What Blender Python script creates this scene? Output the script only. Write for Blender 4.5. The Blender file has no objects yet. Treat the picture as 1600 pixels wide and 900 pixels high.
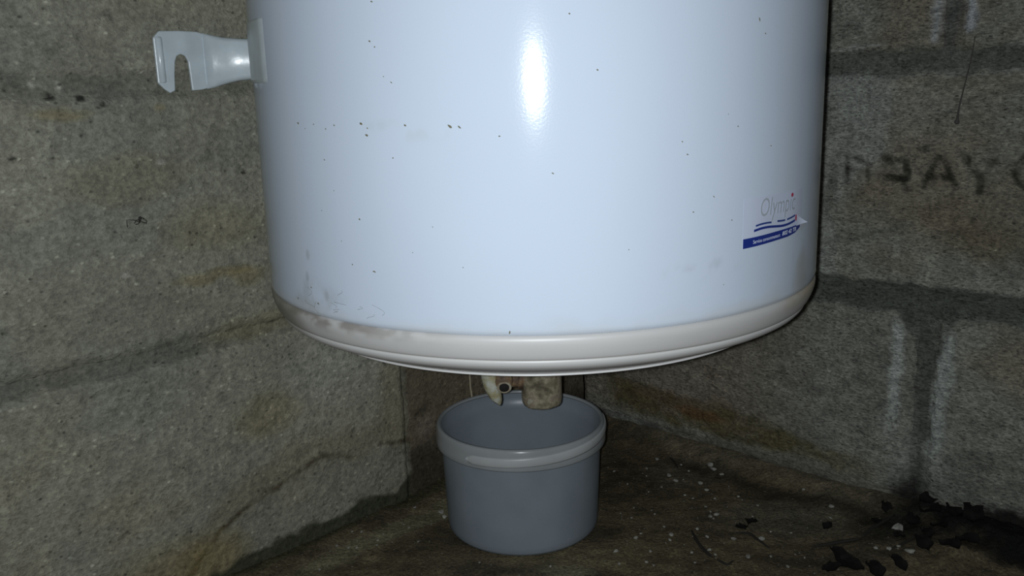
import bpy, bmesh, math, random
import numpy as np
from mathutils import Vector, Matrix

random.seed(7)
COL = bpy.context.scene.collection
SC = bpy.context.scene
PI = math.pi

# ------------------------------------------------------------------ camera
F_PX, PITCH, ROLL = 1400.0, math.radians(13.0), math.radians(-1.72)
CAM_Y, CAM_Z = -0.058, 0.472
cam_d = bpy.data.cameras.new('camera')
cam_d.sensor_width = 36.0
cam_d.lens = F_PX / 1600.0 * 36.0
cam_d.clip_start = 0.01
cam = bpy.data.objects.new('camera', cam_d)
COL.objects.link(cam)
cam.matrix_world = (Matrix.Translation((0, CAM_Y, CAM_Z)) @ Matrix.Rotation(PI / 2 - PITCH, 4, 'X')
                    @ Matrix.Rotation(ROLL, 4, 'Z'))
SC.camera = cam

# ------------------------------------------------------------------ world
w = bpy.data.worlds.new('dark_cellar')
SC.world = w
w.use_nodes = True
w.node_tree.nodes['Background'].inputs[0].default_value = (0.55, 0.62, 0.70, 1)
w.node_tree.nodes['Background'].inputs[1].default_value = 0.025

# ------------------------------------------------------------------ the phone's flash, just beside the lens
fl = bpy.data.lights.new('flash', 'AREA')
fl.shape = 'DISK'
fl.size = 0.008
fl.energy = 3.65
fl.color = (0.90, 0.96, 1.0)
flo = bpy.data.objects.new('flash', fl)
COL.objects.link(flo)
flo.matrix_world = (Matrix.Translation((-0.0095, CAM_Y + 0.002, CAM_Z + 0.001)) @ Matrix.Rotation(PI / 2 - PITCH + math.radians(3), 4, 'X'))

SC.view_settings.view_transform = 'Standard'
SC.view_settings.look = 'None'
SC.view_settings.gamma = 1
SC.view_settings.use_curve_mapping = False
SC.view_settings.exposure = 0.0

# ------------------------------------------------------------------ helpers
def _hash(ix, iy, seed):
    n = (ix.astype(np.int64) * 374761393 + iy.astype(np.int64) * 668265263 + seed * 1442695041) & 0xffffffff
    n = ((n ^ (n >> 13)) * 1274126177) & 0xffffffff
    n = n ^ (n >> 16)
    return (n & 0xffff) / 65535.0

def vn(x, y, seed=0):
    ix, iy = np.floor(x), np.floor(y)
    fx, fy = x - ix, y - iy
    ux, uy = fx * fx * (3 - 2 * fx), fy * fy * (3 - 2 * fy)
    a, b = _hash(ix, iy, seed), _hash(ix + 1, iy, seed)
    c, d = _hash(ix, iy + 1, seed), _hash(ix + 1, iy + 1, seed)
    return (a * (1 - ux) + b * ux) * (1 - uy) + (c * (1 - ux) + d * ux) * uy

def fbm(x, y, seed=0, octs=4):
    """fractal noise about 0, roughly -1 to 1"""
    t, amp, tot = 0 * x, 1.0, 0.0
    for o in range(octs):
        t = t + amp * (vn(x * 2 ** o + 17.3 * o, y * 2 ** o - 9.1 * o, seed + o * 13) * 2 - 1)
        tot += amp
        amp *= 0.55
    return t / tot * 1.6

def sstep(a, b, x):
    t = np.clip((x - a) / (b - a), 0, 1)
    return t * t * (3 - 2 * t)

def mixc(c, col, m):
    m = np.clip(m, 0, 1)[:, None]
    return c * (1 - m) + np.array(col)[None, :] * m

def blob(x, y, cx, cy, rx, ry, edge=0.5):
    d = np.sqrt(((x - cx) / rx) ** 2 + ((y - cy) / ry) ** 2)
    return 1 - sstep(1 - edge, 1 + edge, d)

def seg(x, y, pts, wid, soft):
    """mask along a polyline"""
    best = np.full(x.shape, 1e9)
    for (ax, ay), (bx, by) in zip(pts[:-1], pts[1:]):
        dx, dy = bx - ax, by - ay
        t = np.clip(((x - ax) * dx + (y - ay) * dy) / (dx * dx + dy * dy + 1e-12), 0, 1)
        best = np.minimum(best, np.hypot(x - ax - t * dx, y - ay - t * dy))
    return 1 - sstep(wid - soft, wid + soft, best)

def link(name, me, mat=None, parent=None, origin=(0, 0, 0)):
    o = bpy.data.objects.new(name, me)
    COL.objects.link(o)
    if mat is not None:
        me.materials.append(mat)
    o['_org'] = list(origin)
    if parent is not None:
        po = Vector(parent['_org'])
        o.parent = parent
        o.location = Vector(origin) - po
    else:
        o.location = origin
    return o

def mesh(name, V, F, mat, parent=None, origin=None, colors=None, smooth=True):
    V = np.asarray(V, dtype=float)
    if origin is None:
        lo, hi = V.min(0), V.max(0)
        origin = ((lo[0] + hi[0]) / 2, (lo[1] + hi[1]) / 2, lo[2])
    V = V - np.array(origin)
    me = bpy.data.meshes.new(name)
    if isinstance(F, np.ndarray):
        n = len(F)
        k = F.shape[1]
        me.vertices.add(len(V)); me.vertices.foreach_set('co', V.astype(np.float32).ravel())
        me.loops.add(n * k); me.loops.foreach_set('vertex_index', F.astype(np.int32).ravel())
        me.polygons.add(n); me.polygons.foreach_set('loop_start', np.arange(0, n * k, k, dtype=np.int32))
        me.update(calc_edges=True)
    else:
        me.from_pydata([tuple(v) for v in V], [], [tuple(f) for f in F])
    me.validate()
    if colors is not None:
        a = me.color_attributes.new('Col', 'FLOAT_COLOR', 'POINT')
        c4 = np.ones((len(V), 4), dtype=np.float32)
        c4[:, :3] = colors
        a.data.foreach_set('color', c4.ravel())
    if smooth:
        me.polygons.foreach_set('use_smooth', [True] * len(me.polygons))
    return link(name, me, mat, parent, origin)

def empty(name, loc):
    o = bpy.data.objects.new(name, None)
    o.empty_display_size = 0.05
    COL.objects.link(o)
    o.location = loc
    o['_org'] = list(loc)
    return o

def tag(o, label, cat, group=None, kind=None):
    o['label'] = label
    o['category'] = cat
    if group: o['group'] = group
    if kind: o['kind'] = kind
    return o

def gridfaces(nu, nv, flip=False, wrap=False):
    """quads of an (nu x nv) vertex grid stored u-major"""
    u = np.arange(nu if wrap else nu - 1)[:, None]
    v = np.arange(nv - 1)[None, :]
    un = (u + 1) % nu
    a, b, c, d = u * nv + v, un * nv + v, un * nv + v + 1, u * nv + v + 1
    q = np.stack([a, b, c, d], -1).reshape(-1, 4)
    return q[:, ::-1].copy() if flip else q

def tube(pts, rad, seg_n=10, caps=True):
    """verts, faces of a tube along pts; rad may be a list"""
    P = [Vector(p) for p in pts]
    R = rad if isinstance(rad, (list, tuple)) else [rad] * len(P)
    V, F = [], []
    up = Vector((0, 0, 1))
    prev = None
    for i, p in enumerate(P):
        t = (P[min(i + 1, len(P) - 1)] - P[max(i - 1, 0)]).normalized()
        if prev is None:
            a = t.cross(up)
            if a.length < 1e-3: a = t.cross(Vector((1, 0, 0)))
            a.normalize()
        else:
            a = (prev - t * prev.dot(t)).normalized()
        prev = a
        b = t.cross(a)
        for k in range(seg_n):
            th = 2 * PI * k / seg_n
            V.append(tuple(p + (a * math.cos(th) + b * math.sin(th)) * R[i]))
    for i in range(len(P) - 1):
        for k in range(seg_n):
            k2 = (k + 1) % seg_n
            F.append((i * seg_n + k, i * seg_n + k2, (i + 1) * seg_n + k2, (i + 1) * seg_n + k))
    if caps:
        F.append(tuple(range(seg_n - 1, -1, -1)))
        F.append(tuple((len(P) - 1) * seg_n + k for k in range(seg_n)))
    return V, F

def join(*parts):
    V, F = [], []
    for v, f in parts:
        n = len(V)
        V += [tuple(p) for p in v]
        F += [tuple(i + n for i in q) for q in f]
    return V, F

def smooth_path(pts, n=6):
    out = []
    P = [Vector(p) for p in pts]
    for i in range(len(P) - 1):
        p0, p1, p2, p3 = P[max(i - 1, 0)], P[i], P[i + 1], P[min(i + 2, len(P) - 1)]
        for k in range(n):
            t = k / n
            out.append(0.5 * ((2 * p1) + (p2 - p0) * t + (2 * p0 - 5 * p1 + 4 * p2 - p3) * t * t + (-p0 + 3 * p1 - 3 * p2 + p3) * t ** 3))
    out.append(P[-1])
    return out

def lathe(profile, cx, cy, n=256, a0=0.0, a1=2 * PI):
    full = abs(a1 - a0 - 2 * PI) < 1e-6
    th = np.linspace(a0, a1, n, endpoint=not full)
    pr = np.array(profile)
    R, Z = pr[:, 0][None, :], pr[:, 1][None, :]
    X = cx + R * np.cos(th)[:, None]
    Y = cy + R * np.sin(th)[:, None]
    V = np.stack([X, Y, Z + 0 * X], -1).reshape(-1, 3)
    return V, gridfaces(n, len(profile), wrap=full), th

# ------------------------------------------------------------------ materials
def new_mat(name):
    m = bpy.data.materials.new(name)
    m.use_nodes = True
    return m, m.node_tree, m.node_tree.nodes['Principled BSDF']

def simple(name, col, rough=0.5, metallic=0.0, noise=0.0, scale=60, bump=0.0, spec=0.5):
    m, nt, b = new_mat(name)
    b.inputs['Roughness'].default_value = rough
    b.inputs['Metallic'].default_value = metallic
    b.inputs['Specular IOR Level'].default_value = spec
    b.inputs['Base Color'].default_value = (*col, 1)
    if noise or bump:
        g = nt.nodes.new('ShaderNodeNewGeometry')
        n = nt.nodes.new('ShaderNodeTexNoise')
        n.inputs['Scale'].default_value = scale
        n.inputs['Detail'].default_value = 6
        nt.links.new(g.outputs['Position'], n.inputs['Vector'])
        if noise:
            mr = nt.nodes.new('ShaderNodeMapRange')
            mr.inputs['From Min'].default_value = 0.3
            mr.inputs['From Max'].default_value = 0.7
            mr.inputs['To Min'].default_value = 1 - noise
            mr.inputs['To Max'].default_value = 1 + noise
            nt.links.new(n.outputs['Fac'], mr.inputs['Value'])
            mx = nt.nodes.new('ShaderNodeVectorMath')
            mx.operation = 'SCALE'
            mx.inputs[0].default_value = col
            nt.links.new(mr.outputs[0], mx.inputs['Scale'])
            nt.links.new(mx.outputs[0], b.inputs['Base Color'])
        if bump:
            bp = nt.nodes.new('ShaderNodeBump')
            bp.inputs['Strength'].default_value = 1
            bp.inputs['Distance'].default_value = bump
            nt.links.new(n.outputs['Fac'], bp.inputs['Height'])
            nt.links.new(bp.outputs[0], b.inputs['Normal'])
    return m

def concrete(name, grain=0.35, rough=0.92, bump=0.0016, scale=330, specks=0.5, spec=0.25, pits=0.35, stretch=1.0, blot=.12):
    """painted colour attribute times fine aggregate grain, pale grains and dark pores"""
    m, nt, b = new_mat(name)
    N, L = nt.nodes, nt.links
    at = N.new('ShaderNodeAttribute'); at.attribute_name = 'Col'
    g = N.new('ShaderNodeNewGeometry')
    n1 = N.new('ShaderNodeTexNoise'); n1.inputs['Scale'].default_value = scale; n1.inputs['Detail'].default_value = 5; n1.inputs['Roughness'].default_value = 0.7
    n2 = N.new('ShaderNodeTexNoise'); n2.inputs['Scale'].default_value = 55; n2.inputs['Detail'].default_value = 6; n2.inputs['Roughness'].default_value = 0.65
    vo = N.new('ShaderNodeTexVoronoi'); vo.inputs['Scale'].default_value = 170; vo.inputs['Randomness'].default_value = 1
    mp_ = N.new('ShaderNodeMapping'); mp_.inputs['Scale'].default_value = (1, 1, stretch)
    L.new(g.outputs['Position'], mp_.inputs['Vector'])
    for t in (n1, n2, vo): L.new(mp_.outputs[0], t.inputs['Vector'])
    m1 = N.new('ShaderNodeMapRange'); m1.inputs['From Min'].default_value = .36; m1.inputs['From Max'].default_value = .64
    m1.inputs['To Min'].default_value = 1 - grain; m1.inputs['To Max'].default_value = 1 + grain
    L.new(n1.outputs['Fac'], m1.inputs['Value'])
    m2 = N.new('ShaderNodeMapRange'); m2.inputs['From Min'].default_value = .3; m2.inputs['From Max'].default_value = .7
    m2.inputs['To Min'].default_value = 1 - grain * .6; m2.inputs['To Max'].default_value = 1 + grain * .6
    L.new(n2.outputs['Fac'], m2.inputs['Value'])
    mul = N.new('ShaderNodeMath'); mul.operation = 'MULTIPLY'
    L.new(m1.outputs[0], mul.inputs[0]); L.new(m2.outputs[0], mul.inputs[1])
    sc = N.new('ShaderNodeVectorMath'); sc.operation = 'SCALE'
    L.new(at.outputs['Color'], sc.inputs[0]); L.new(mul.outputs[0], sc.inputs['Scale'])
    # pale grains: a few cells only, chosen by the cell's random colour
    sep = N.new('ShaderNodeSeparateColor'); L.new(vo.outputs['Color'], sep.inputs[0])
    c1 = N.new('ShaderNodeMath'); c1.operation = 'GREATER_THAN'; c1.inputs[1].default_value = 0.88
    L.new(sep.outputs[0], c1.inputs[0])
    d1 = N.new('ShaderNodeMapRange'); d1.inputs['From Min'].default_value = .38; d1.inputs['From Max'].default_value = .12
    L.new(vo.outputs['Distance'], d1.inputs['Value'])
    mm = N.new('ShaderNodeMath'); mm.operation = 'MULTIPLY'; L.new(c1.outputs[0], mm.inputs[0]); L.new(d1.outputs[0], mm.inputs[1])
    ms = N.new('ShaderNodeMath'); ms.operation = 'MULTIPLY'; ms.inputs[1].default_value = specks; L.new(mm.outputs[0], ms.inputs[0])
    lit = N.new('ShaderNodeVectorMath'); lit.operation = 'SCALE'; lit.inputs['Scale'].default_value = 2.1; L.new(sc.outputs[0], lit.inputs[0])
    mxa = N.new('ShaderNodeMix'); mxa.data_type = 'RGBA'
    L.new(ms.outputs[0], mxa.inputs[0]); L.new(sc.outputs[0], mxa.inputs[6]); L.new(lit.outputs[0], mxa.inputs[7])
    # dark pores
    c2 = N.new('ShaderNodeMath'); c2.operation = 'LESS_THAN'; c2.inputs[1].default_value = blot
    L.new(sep.outputs[1], c2.inputs[0])
    mp = N.new('ShaderNodeMath'); mp.operation = 'MULTIPLY'; L.new(c2.outputs[0], mp.inputs[0]); L.new(d1.outputs[0], mp.inputs[1])
    mq = N.new('ShaderNodeMath'); mq.operation = 'MULTIPLY'; mq.inputs[1].default_value = pits; L.new(mp.outputs[0], mq.inputs[0])
    drk = N.new('ShaderNodeVectorMath'); drk.operation = 'SCALE'; drk.inputs['Scale'].default_value = .3; L.new(sc.outputs[0], drk.inputs[0])
    mxb = N.new('ShaderNodeMix'); mxb.data_type = 'RGBA'
    L.new(mq.outputs[0], mxb.inputs[0]); L.new(mxa.outputs[2], mxb.inputs[6]); L.new(drk.outputs[0], mxb.inputs[7])
    L.new(mxb.outputs[2], b.inputs['Base Color'])
    b.inputs['Roughness'].default_value = rough
    b.inputs['Specular IOR Level'].default_value = spec
    bp = N.new('ShaderNodeBump'); bp.inputs['Strength'].default_value = 1; bp.inputs['Distance'].default_value = bump
    L.new(n1.outputs['Fac'], bp.inputs['Height'])
    bp2 = N.new('ShaderNodeBump'); bp2.inputs['Strength'].default_value = 1; bp2.inputs['Distance'].default_value = bump * 2.2
    L.new(n2.outputs['Fac'], bp2.inputs['Height']); L.new(bp.outputs[0], bp2.inputs['Normal'])
    L.new(bp2.outputs[0], b.inputs['Normal'])
    return m

def painted(name, rough, bump=0.0, bscale=900, coat=0.0, spec=0.5):
    """smooth painted or moulded surface whose dirt and painted-in shade are in the colour attribute"""
    m, nt, b = new_mat(name)
    N, L = nt.nodes, nt.links
    at = N.new('ShaderNodeAttribute'); at.attribute_name = 'Col'
    L.new(at.outputs['Color'], b.inputs['Base Color'])
    b.inputs['Roughness'].default_value = rough
    b.inputs['Specular IOR Level'].default_value = spec
    if bump:
        g = N.new('ShaderNodeNewGeometry')
        n = N.new('ShaderNodeTexNoise'); n.inputs['Scale'].default_value = bscale; n.inputs['Detail'].default_value = 2
        L.new(g.outputs['Position'], n.inputs['Vector'])
        bp = N.new('ShaderNodeBump'); bp.inputs['Strength'].default_value = 1; bp.inputs['Distance'].default_value = bump
        L.new(n.outputs['Fac'], bp.inputs['Height']); L.new(bp.outputs[0], b.inputs['Normal'])
    return m

def frosted(name, col, trans=0.3, clear=0.12, rough=0.35):
    """milky translucent plastic"""
    m, nt, b = new_mat(name)
    N, L = nt.nodes, nt.links
    b.inputs['Base Color'].default_value = (*col, 1)
    b.inputs['Roughness'].default_value = rough
    g = N.new('ShaderNodeNewGeometry')
    n = N.new('ShaderNodeTexNoise'); n.inputs['Scale'].default_value = 22; n.inputs['Detail'].default_value = 4
    L.new(g.outputs['Position'], n.inputs['Vector'])
    mr = N.new('ShaderNodeMapRange'); mr.inputs['From Min'].default_value = .3; mr.inputs['From Max'].default_value = .7
    mr.inputs['To Min'].default_value = .92; mr.inputs['To Max'].default_value = 1.08
    L.new(n.outputs['Fac'], mr.inputs['Value'])
    sc = N.new('ShaderNodeVectorMath'); sc.operation = 'SCALE'; sc.inputs[0].default_value = col
    L.new(mr.outputs[0], sc.inputs['Scale']); L.new(sc.outputs[0], b.inputs['Base Color'])
    tl = N.new('ShaderNodeBsdfTranslucent'); tl.inputs[0].default_value = (*[min(1, c * 1.6) for c in col], 1)
    tp = N.new('ShaderNodeBsdfTransparent'); tp.inputs[0].default_value = (0.93, 0.96, 1.0, 1)
    m1 = N.new('ShaderNodeMixShader'); m1.inputs[0].default_value = trans
    m2 = N.new('ShaderNodeMixShader'); m2.inputs[0].default_value = clear
    L.new(b.outputs[0], m1.inputs[1]); L.new(tl.outputs[0], m1.inputs[2])
    L.new(m1.outputs[0], m2.inputs[1]); L.new(tp.outputs[0], m2.inputs[2])
    L.new(m2.outputs[0], N['Material Output'].inputs[0])
    return m

M_LEFT = concrete('concrete_left', grain=.27, specks=.60, bump=.0020, pits=.80, stretch=1.3, scale=190)
M_RIGHT = concrete('concrete_right', grain=.46, specks=.45, bump=.0034, pits=.95, stretch=2.3, scale=230, blot=.2)
M_FLOOR = concrete('damp_floor', grain=.45, specks=.35, rough=.62, bump=.0022, spec=.35)
M_BODY = painted('white_enamel', .125, bump=.00003, bscale=650, spec=.22)
M_CAP = painted('cream_plastic', .42)
M_WHITE = simple('white_painted_steel', (.50, .565, .60), .25, noise=.10, scale=45, bump=.0004)
def mottled(name, stops, scale, rough, bump):
    m, nt, b = new_mat(name)
    N, L = nt.nodes, nt.links
    g = N.new('ShaderNodeNewGeometry')
    n = N.new('ShaderNodeTexNoise'); n.inputs['Scale'].default_value = scale; n.inputs['Detail'].default_value = 7; n.inputs['Roughness'].default_value = .6
    L.new(g.outputs['Position'], n.inputs['Vector'])
    r = N.new('ShaderNodeValToRGB'); r.color_ramp.elements.remove(r.color_ramp.elements[0])
    for i, (p, c) in enumerate(stops):
        e = r.color_ramp.elements[0] if i == 0 else r.color_ramp.elements.new(p)
        e.position = p; e.color = (*c, 1)
    L.new(n.outputs['Fac'], r.inputs[0]); L.new(r.outputs[0], b.inputs['Base Color'])
    b.inputs['Roughness'].default_value = rough
    bp = N.new('ShaderNodeBump'); bp.inputs['Strength'].default_value = 1; bp.inputs['Distance'].default_value = bump
    L.new(n.outputs['Fac'], bp.inputs['Height']); L.new(bp.outputs[0], b.inputs['Normal'])
    return m
M_GRIME = mottled('grimy_pipe', [(.30, (.075, .065, .038)), (.43, (.19, .165, .11)), (.50, (.30, .26, .185)), (.56, (.21, .165, .12)), (.66, (.36, .35, .27)), (.75, (.16, .10, .075))], 75, .75, .0014)
M_RUST = mottled('rusty_brass', [(.32, (.035, .022, .015)), (.46, (.13, .085, .055)), (.55, (.20, .13, .07)), (.66, (.34, .28, .17))], 120, .7, .0012)
M_DARK = simple('black_hole', (.008, .007, .006), .9)
M_IVORY = mottled('ivory_plastic', [(.33, (.20, .15, .08)), (.45, (.36, .33, .20)), (.55, (.42, .42, .34)), (.68, (.52, .54, .50))], 90, .45, .0004)
M_STRAW = simple('pale_straw', (.36, .32, .22), .8)
M_BUCKET = frosted('frosted_plastic', (.285, .325, .365), trans=.26, clear=.08)
M_HANDLE = frosted('frosted_plastic_handle', (.46, .475, .48), trans=.15, clear=.0)
M_BAND = frosted('frosted_plastic_rim', (.375, .395, .405), trans=.24, clear=.02, rough=.22)
M_CRUMB = simple('mortar_crumb', (.25, .245, .215), .9, noise=.4, scale=300)
M_LEAF = simple('rotten_leaf', (.0065, .006, .005), .85, noise=.5, scale=200, spec=.2)
M_TWIG = simple('dark_twig', (.014, .012, .009), .85)
M_FLECK = simple('dried_dirt', (.13, .12, .07), .8)
M_HAIR = simple('grey_fluff', (.12, .11, .10), .9)
M_SPIDER = simple('dark_spider', (.02, .019, .015), .8)
M_STICK = simple('sticker_film', (.515, .565, .69), .30)
M_NAVY = simple('navy_print', (.012, .028, .20), .35)
M_WAVE = simple('blue_line_print', (.02, .045, .20), .4)
M_GREYP = simple('grey_print', (.33, .37, .40), .5)
M_RED = simple('red_print', (.42, .03, .08), .4)
M_WPRINT = simple('white_print', (.60, .66, .80), .4)
M_BOLT = simple('dull_steel', (.35, .35, .34), .4, metallic=.9)

# ------------------------------------------------------------------ where the walls stand
AL = math.radians(136.3)
AR = AL - PI / 2
NL = np.array([math.cos(AL), math.sin(AL)])
NR = np.array([math.cos(AR), math.sin(AR)])
CORNER = np.array([0.0972, 1.1409])
DL = np.array([-NL[1], NL[0]])       # along the left wall, away from the corner
DR = np.array([NR[1], -NR[0]])       # along the right wall

def wpt(side, s, z, out=0.0):
    """point on a wall: s along it from the corner, z up, out into the room"""
    d, n = (DL, NL) if side == 'L' else (DR, NR)
    xy = CORNER + d * s - n * out
    return (float(xy[0]), float(xy[1]), z)

# ---- what the left wall looks like
def paint_left(s, z, mortar=False):
    wz = z + .004 * fbm(s * 40, z * 40, 3)
    ws = s + .006 * fbm(s * 30, z * 30, 4)
    c = np.tile(np.array([.200, .205, .172]), (len(s), 1))
    c = c * (1 + .16 * fbm(s * 9, z * 12, 21) + .10 * fbm(s * 60, z * 60, 22))[:, None]
    c = mixc(c, (.225, .200, .145), .38 * sstep(.0, .9, fbm(s * 7, z * 9, 31)))
    c = mixc(c, (.150, .165, .145), .45 * sstep(.1, .9, fbm(s * 10, z * 14, 41)))
    if mortar:
        c = c * (.80 + .15 * fbm(s * 50, z * 50, 5))[:, None]
    # dark smear along the joints, brown patches
    for zz in (.2455, .4765):
        m = 1 - sstep(.004, .016, np.abs(wz - zz - .001))
        k = (.48 if zz > .4 else .66) * (.65 + .35 * sstep(.45, .70, s))
        c = mixc(c, (.098, .105, .088), k * m * (0.5 + .5 * sstep(-.3, .5, fbm(s * 22, z * 70, 9))))
    for cs, cz, rs, rz, k in ((.655, .4565, .020, .0045, .55), (.575, .4565, .006, .004, .5), (.540, .305, .036, .006, .62), (.505, .300, .018, .010, .55),
                              (.496, .160, .035, .022, .45), (.61, .40, .05, .02, .25), (.50, .25, .05, .012, .35), (.34, .13, .018, .06, .22),
                              (.62, .03, .07, .035, .55), (.53, .35, .05, .02, .3)):
        c = mixc(c, (.165, .140, .070), k * blob(ws, wz, cs, cz, rs, rz))
    c = mixc(c, (.30, .31, .30), .35 * blob(ws, wz, .41, .19, .05, .04, .8))
    # old damp line and what lies under it
    line = np.interp(s, [.20, .321, .355, .394, .442, .466, .519, .562, .592, .70], [.075, .071, .082, .076, .095, .086, .078, .058, .030, .0])
    c = mixc(c, (.150, .130, .085), .42 * sstep(.030, .0, np.abs(wz - line - .012)))
    c = mixc(c, (.050, .040, .022), .95 * sstep(.0055, .0, np.abs(wz - line)) * sstep(-.5, .4, fbm(s * 25, z * 0 + 3, 12)))
    c = mixc(c, (.160, .158, .128), .45 * sstep(0, .008, line - wz))
    c = mixc(c, (.175, .140, .055), .5 * blob(ws, wz, .575, .030, .035, .025))
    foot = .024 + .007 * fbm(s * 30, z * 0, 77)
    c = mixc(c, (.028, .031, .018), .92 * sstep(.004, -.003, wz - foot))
    # the damp brown block behind the bucket
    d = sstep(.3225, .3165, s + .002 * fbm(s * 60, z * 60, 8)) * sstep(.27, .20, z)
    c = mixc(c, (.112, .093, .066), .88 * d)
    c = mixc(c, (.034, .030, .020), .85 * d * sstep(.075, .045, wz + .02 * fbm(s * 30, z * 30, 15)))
    c = mixc(c, (.160, .135, .115), .6 * d * blob(ws, wz, .292, .082, .016, .018))
    c = mixc(c, (.05, .042, .030), .7 * d * blob(ws, wz, .300, .103, .012, .006))
    for cs, cz, r in ((.694, .425, .0022), (.499, .397, .0018), (.351, .175, .0022), (.637, .468, .003), (.66, .47, .003), (.62, .463, .002)):
        c = mixc(c, (.012, .012, .010), .9 * blob(s, z, cs, cz, r * 1.3, r, .3))
    for cs, cz, r in ((.672, .481, .0024), (.652, .478, .0022), (.566, .485, .0022), (.577, .413, .0025), (.62, .32, .0022)):
        c = mixc(c, (.34, .34, .31), .7 * blob(s, z, cs, cz, r * 1.4, r, .4))
    return c

def paint_right(s, z, mortar=False):
    wz = z + .004 * fbm(s * 40, z * 40, 53)
    ws = s + .005 * fbm(s * 30, z * 30, 54)
    c = np.tile(np.array([.165, .168, .148]), (len(s), 1))
    c = c * (1 + .22 * fbm(s * 12, z * 16, 61) + .16 * fbm(s * 70, z * 90, 62))[:, None]
    c = mixc(c, (.150, .122, .085), .55 * sstep(.0, .8, fbm(s * 9, z * 11, 71)))
    c = mixc(c, (.050, .053, .047), .75 * sstep(.42, .85, fbm(s * 70, z * 160, 81)) * (.4 + .6 * sstep(-.2, .5, fbm(s * 9, z * 14, 84))))
    if mortar:
        c = c * (.60 + .15 * fbm(s * 50, z * 50, 5))[:, None]
    # smooth grey skin beside the heater
    g = sstep(.030, .0, ws - .335 - .05 * sstep(.31, .40, z)) * sstep(.235, .26, z) * sstep(.50, .46, z)
    c = mixc(c, (.215, .225, .215), .75 * g)
    c = mixc(c, (.085, .090, .080), .7 * blob(ws, wz, .347, .352, .006, .030))
    c = mixc(c, (.085, .085, .070), .5 * blob(ws, wz, .345, .425, .008, .020))
    c = mixc(c, (.195, .205, .195), .40 * blob(ws, wz, .42, .435, .10, .030, .8))
    c = mixc(c, (.085, .075, .055), .45 * blob(ws, wz, .56, .395, .09, .05, .8))
    c = mixc(c, (.115, .095, .062), .50 * blob(ws, wz, .47, .335, .10, .030, .8))
    c = mixc(c, (.105, .085, .050), .55 * blob(ws, wz, .505, .305, .035, .016, .8))
    # joint one: dark smear with a pale upper edge; joint two: wide dark smooth band
    m1 = 1 - sstep(.009, .017, np.abs(wz - .4790))
    c = mixc(c, (.082, .088, .078), .85 * m1)
    c = mixc(c, (.23, .24, .235), .55 * sstep(.0022, .0006, np.abs(wz - .4955)) * sstep(.40, .385, s) * sstep(.32, .34, s))
    c = mixc(c, (.20, .21, .20), .35 * sstep(.003, .001, np.abs(wz - .4655)))
    j2 = np.interp(s, [.30, .345, .43, .54, .75], [.2415, .2405, .2400, .2425, .246])
    m2 = 1 - sstep(.013, .0185, np.abs(wz - j2))
    c = mixc(c, (.062, .068, .060), .92 * m2)
    # the upright joint under it: dark wedge, pale smears each side
    half = np.interp(z, [.0, .05, .12, .165, .20, .226], [.003, .004, .005, .007, .018, .028])
    zin = sstep(.236, .222, z)
    wid = np.abs(ws - .4565 + .12 * (z - .13) * 0)
    c = mixc(c, (.285, .305, .295), .90 * sstep(.009, .002, np.abs(ws - .4225 - .030 * (z - .1))) * sstep(.225, .205, z) * sstep(.07, .13, z))
    c = mixc(c, (.270, .290, .280), .90 * sstep(.0115, .003, np.abs(ws - .4695 - .07 * (z - .1))) * sstep(.218, .20, z) * sstep(.03, .11, z))
    c = mixc(c, (.185, .195, .180), .5 * sstep(.055, .01, np.abs(ws - .452)) * sstep(.15, .03, z) * sstep(.0, .04, z))
    c = mixc(c, (.066, .070, .062), .85 * zin * sstep(half + .003, half - .002, wid) * (.6 + .4 * sstep(-.4, .4, fbm(s * 90, z * 60, 83))))
    # pale runs above joint one, the sooty drip is a thing of its own
    c = mixc(c, (.27, .285, .30), .75 * seg(ws, wz, [(.438, .62), (.437, .50)], .004, .004))
    c = mixc(c, (.31, .33, .36), .85 * seg(ws, wz, [(.466, .62), (.472, .507)], .0035, .003))
    c = mixc(c, (.078, .085, .085), .7 * blob(ws, wz, .452, .535, .010, .05))
    # faint pale slanting line low on the middle block
    c = mixc(c, (.080, .085, .075), .55 * seg(ws, wz, [(.335, .288), (.36, .296), (.43, .316)], .0022, .002))
    # damp foot
    m = sstep(.44, .37, s) * sstep(.02, .06, s)
    top = np.interp(s, [0, .1, .2, .33, .42, .5], [.088, .080, .070, .060, .056, .05]) + .006 * fbm(s * 18, z * 0, 96)
    c = mixc(c, (.135, .108, .078), .55 * sstep(.36, .22, s) * sstep(.02, .05, z) * sstep(.25, .2, z))
    c = mixc(c, (.080, .068, .032), .90 * (.6 + .4 * sstep(-.4, .4, fbm(s * 40, z * 60, 95))) * m * sstep(.006, -.006, wz - top) * sstep(.026, .036, wz))
    c = mixc(c, (.105, .052, .022), .65 * blob(ws, wz, .185, .055, .040, .007))
    c = mixc(c, (.100, .060, .030), .45 * blob(ws, wz, .13, .066, .05, .010))
    c = mixc(c, (.125, .118, .098), .60 * sstep(.034, .026, wz) * sstep(.012, .018, wz) * sstep(.1, .16, s))
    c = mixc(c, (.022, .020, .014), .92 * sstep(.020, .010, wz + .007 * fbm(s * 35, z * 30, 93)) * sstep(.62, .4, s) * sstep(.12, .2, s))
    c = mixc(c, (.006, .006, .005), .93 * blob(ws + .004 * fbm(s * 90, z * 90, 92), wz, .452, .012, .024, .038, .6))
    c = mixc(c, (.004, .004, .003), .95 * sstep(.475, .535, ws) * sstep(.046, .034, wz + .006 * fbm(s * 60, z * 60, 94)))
    # stencilled capitals, dark and worn:  N P A Y (
    x = s + .0007 * fbm(s * 180, z * 180, 97); y = z + .0007 * fbm(s * 180, z * 180, 98)
    worn = .45 + .55 * sstep(-.5, .35, fbm(s * 110, z * 110, 99))
    dk = (.022, .022, .016)
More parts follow.
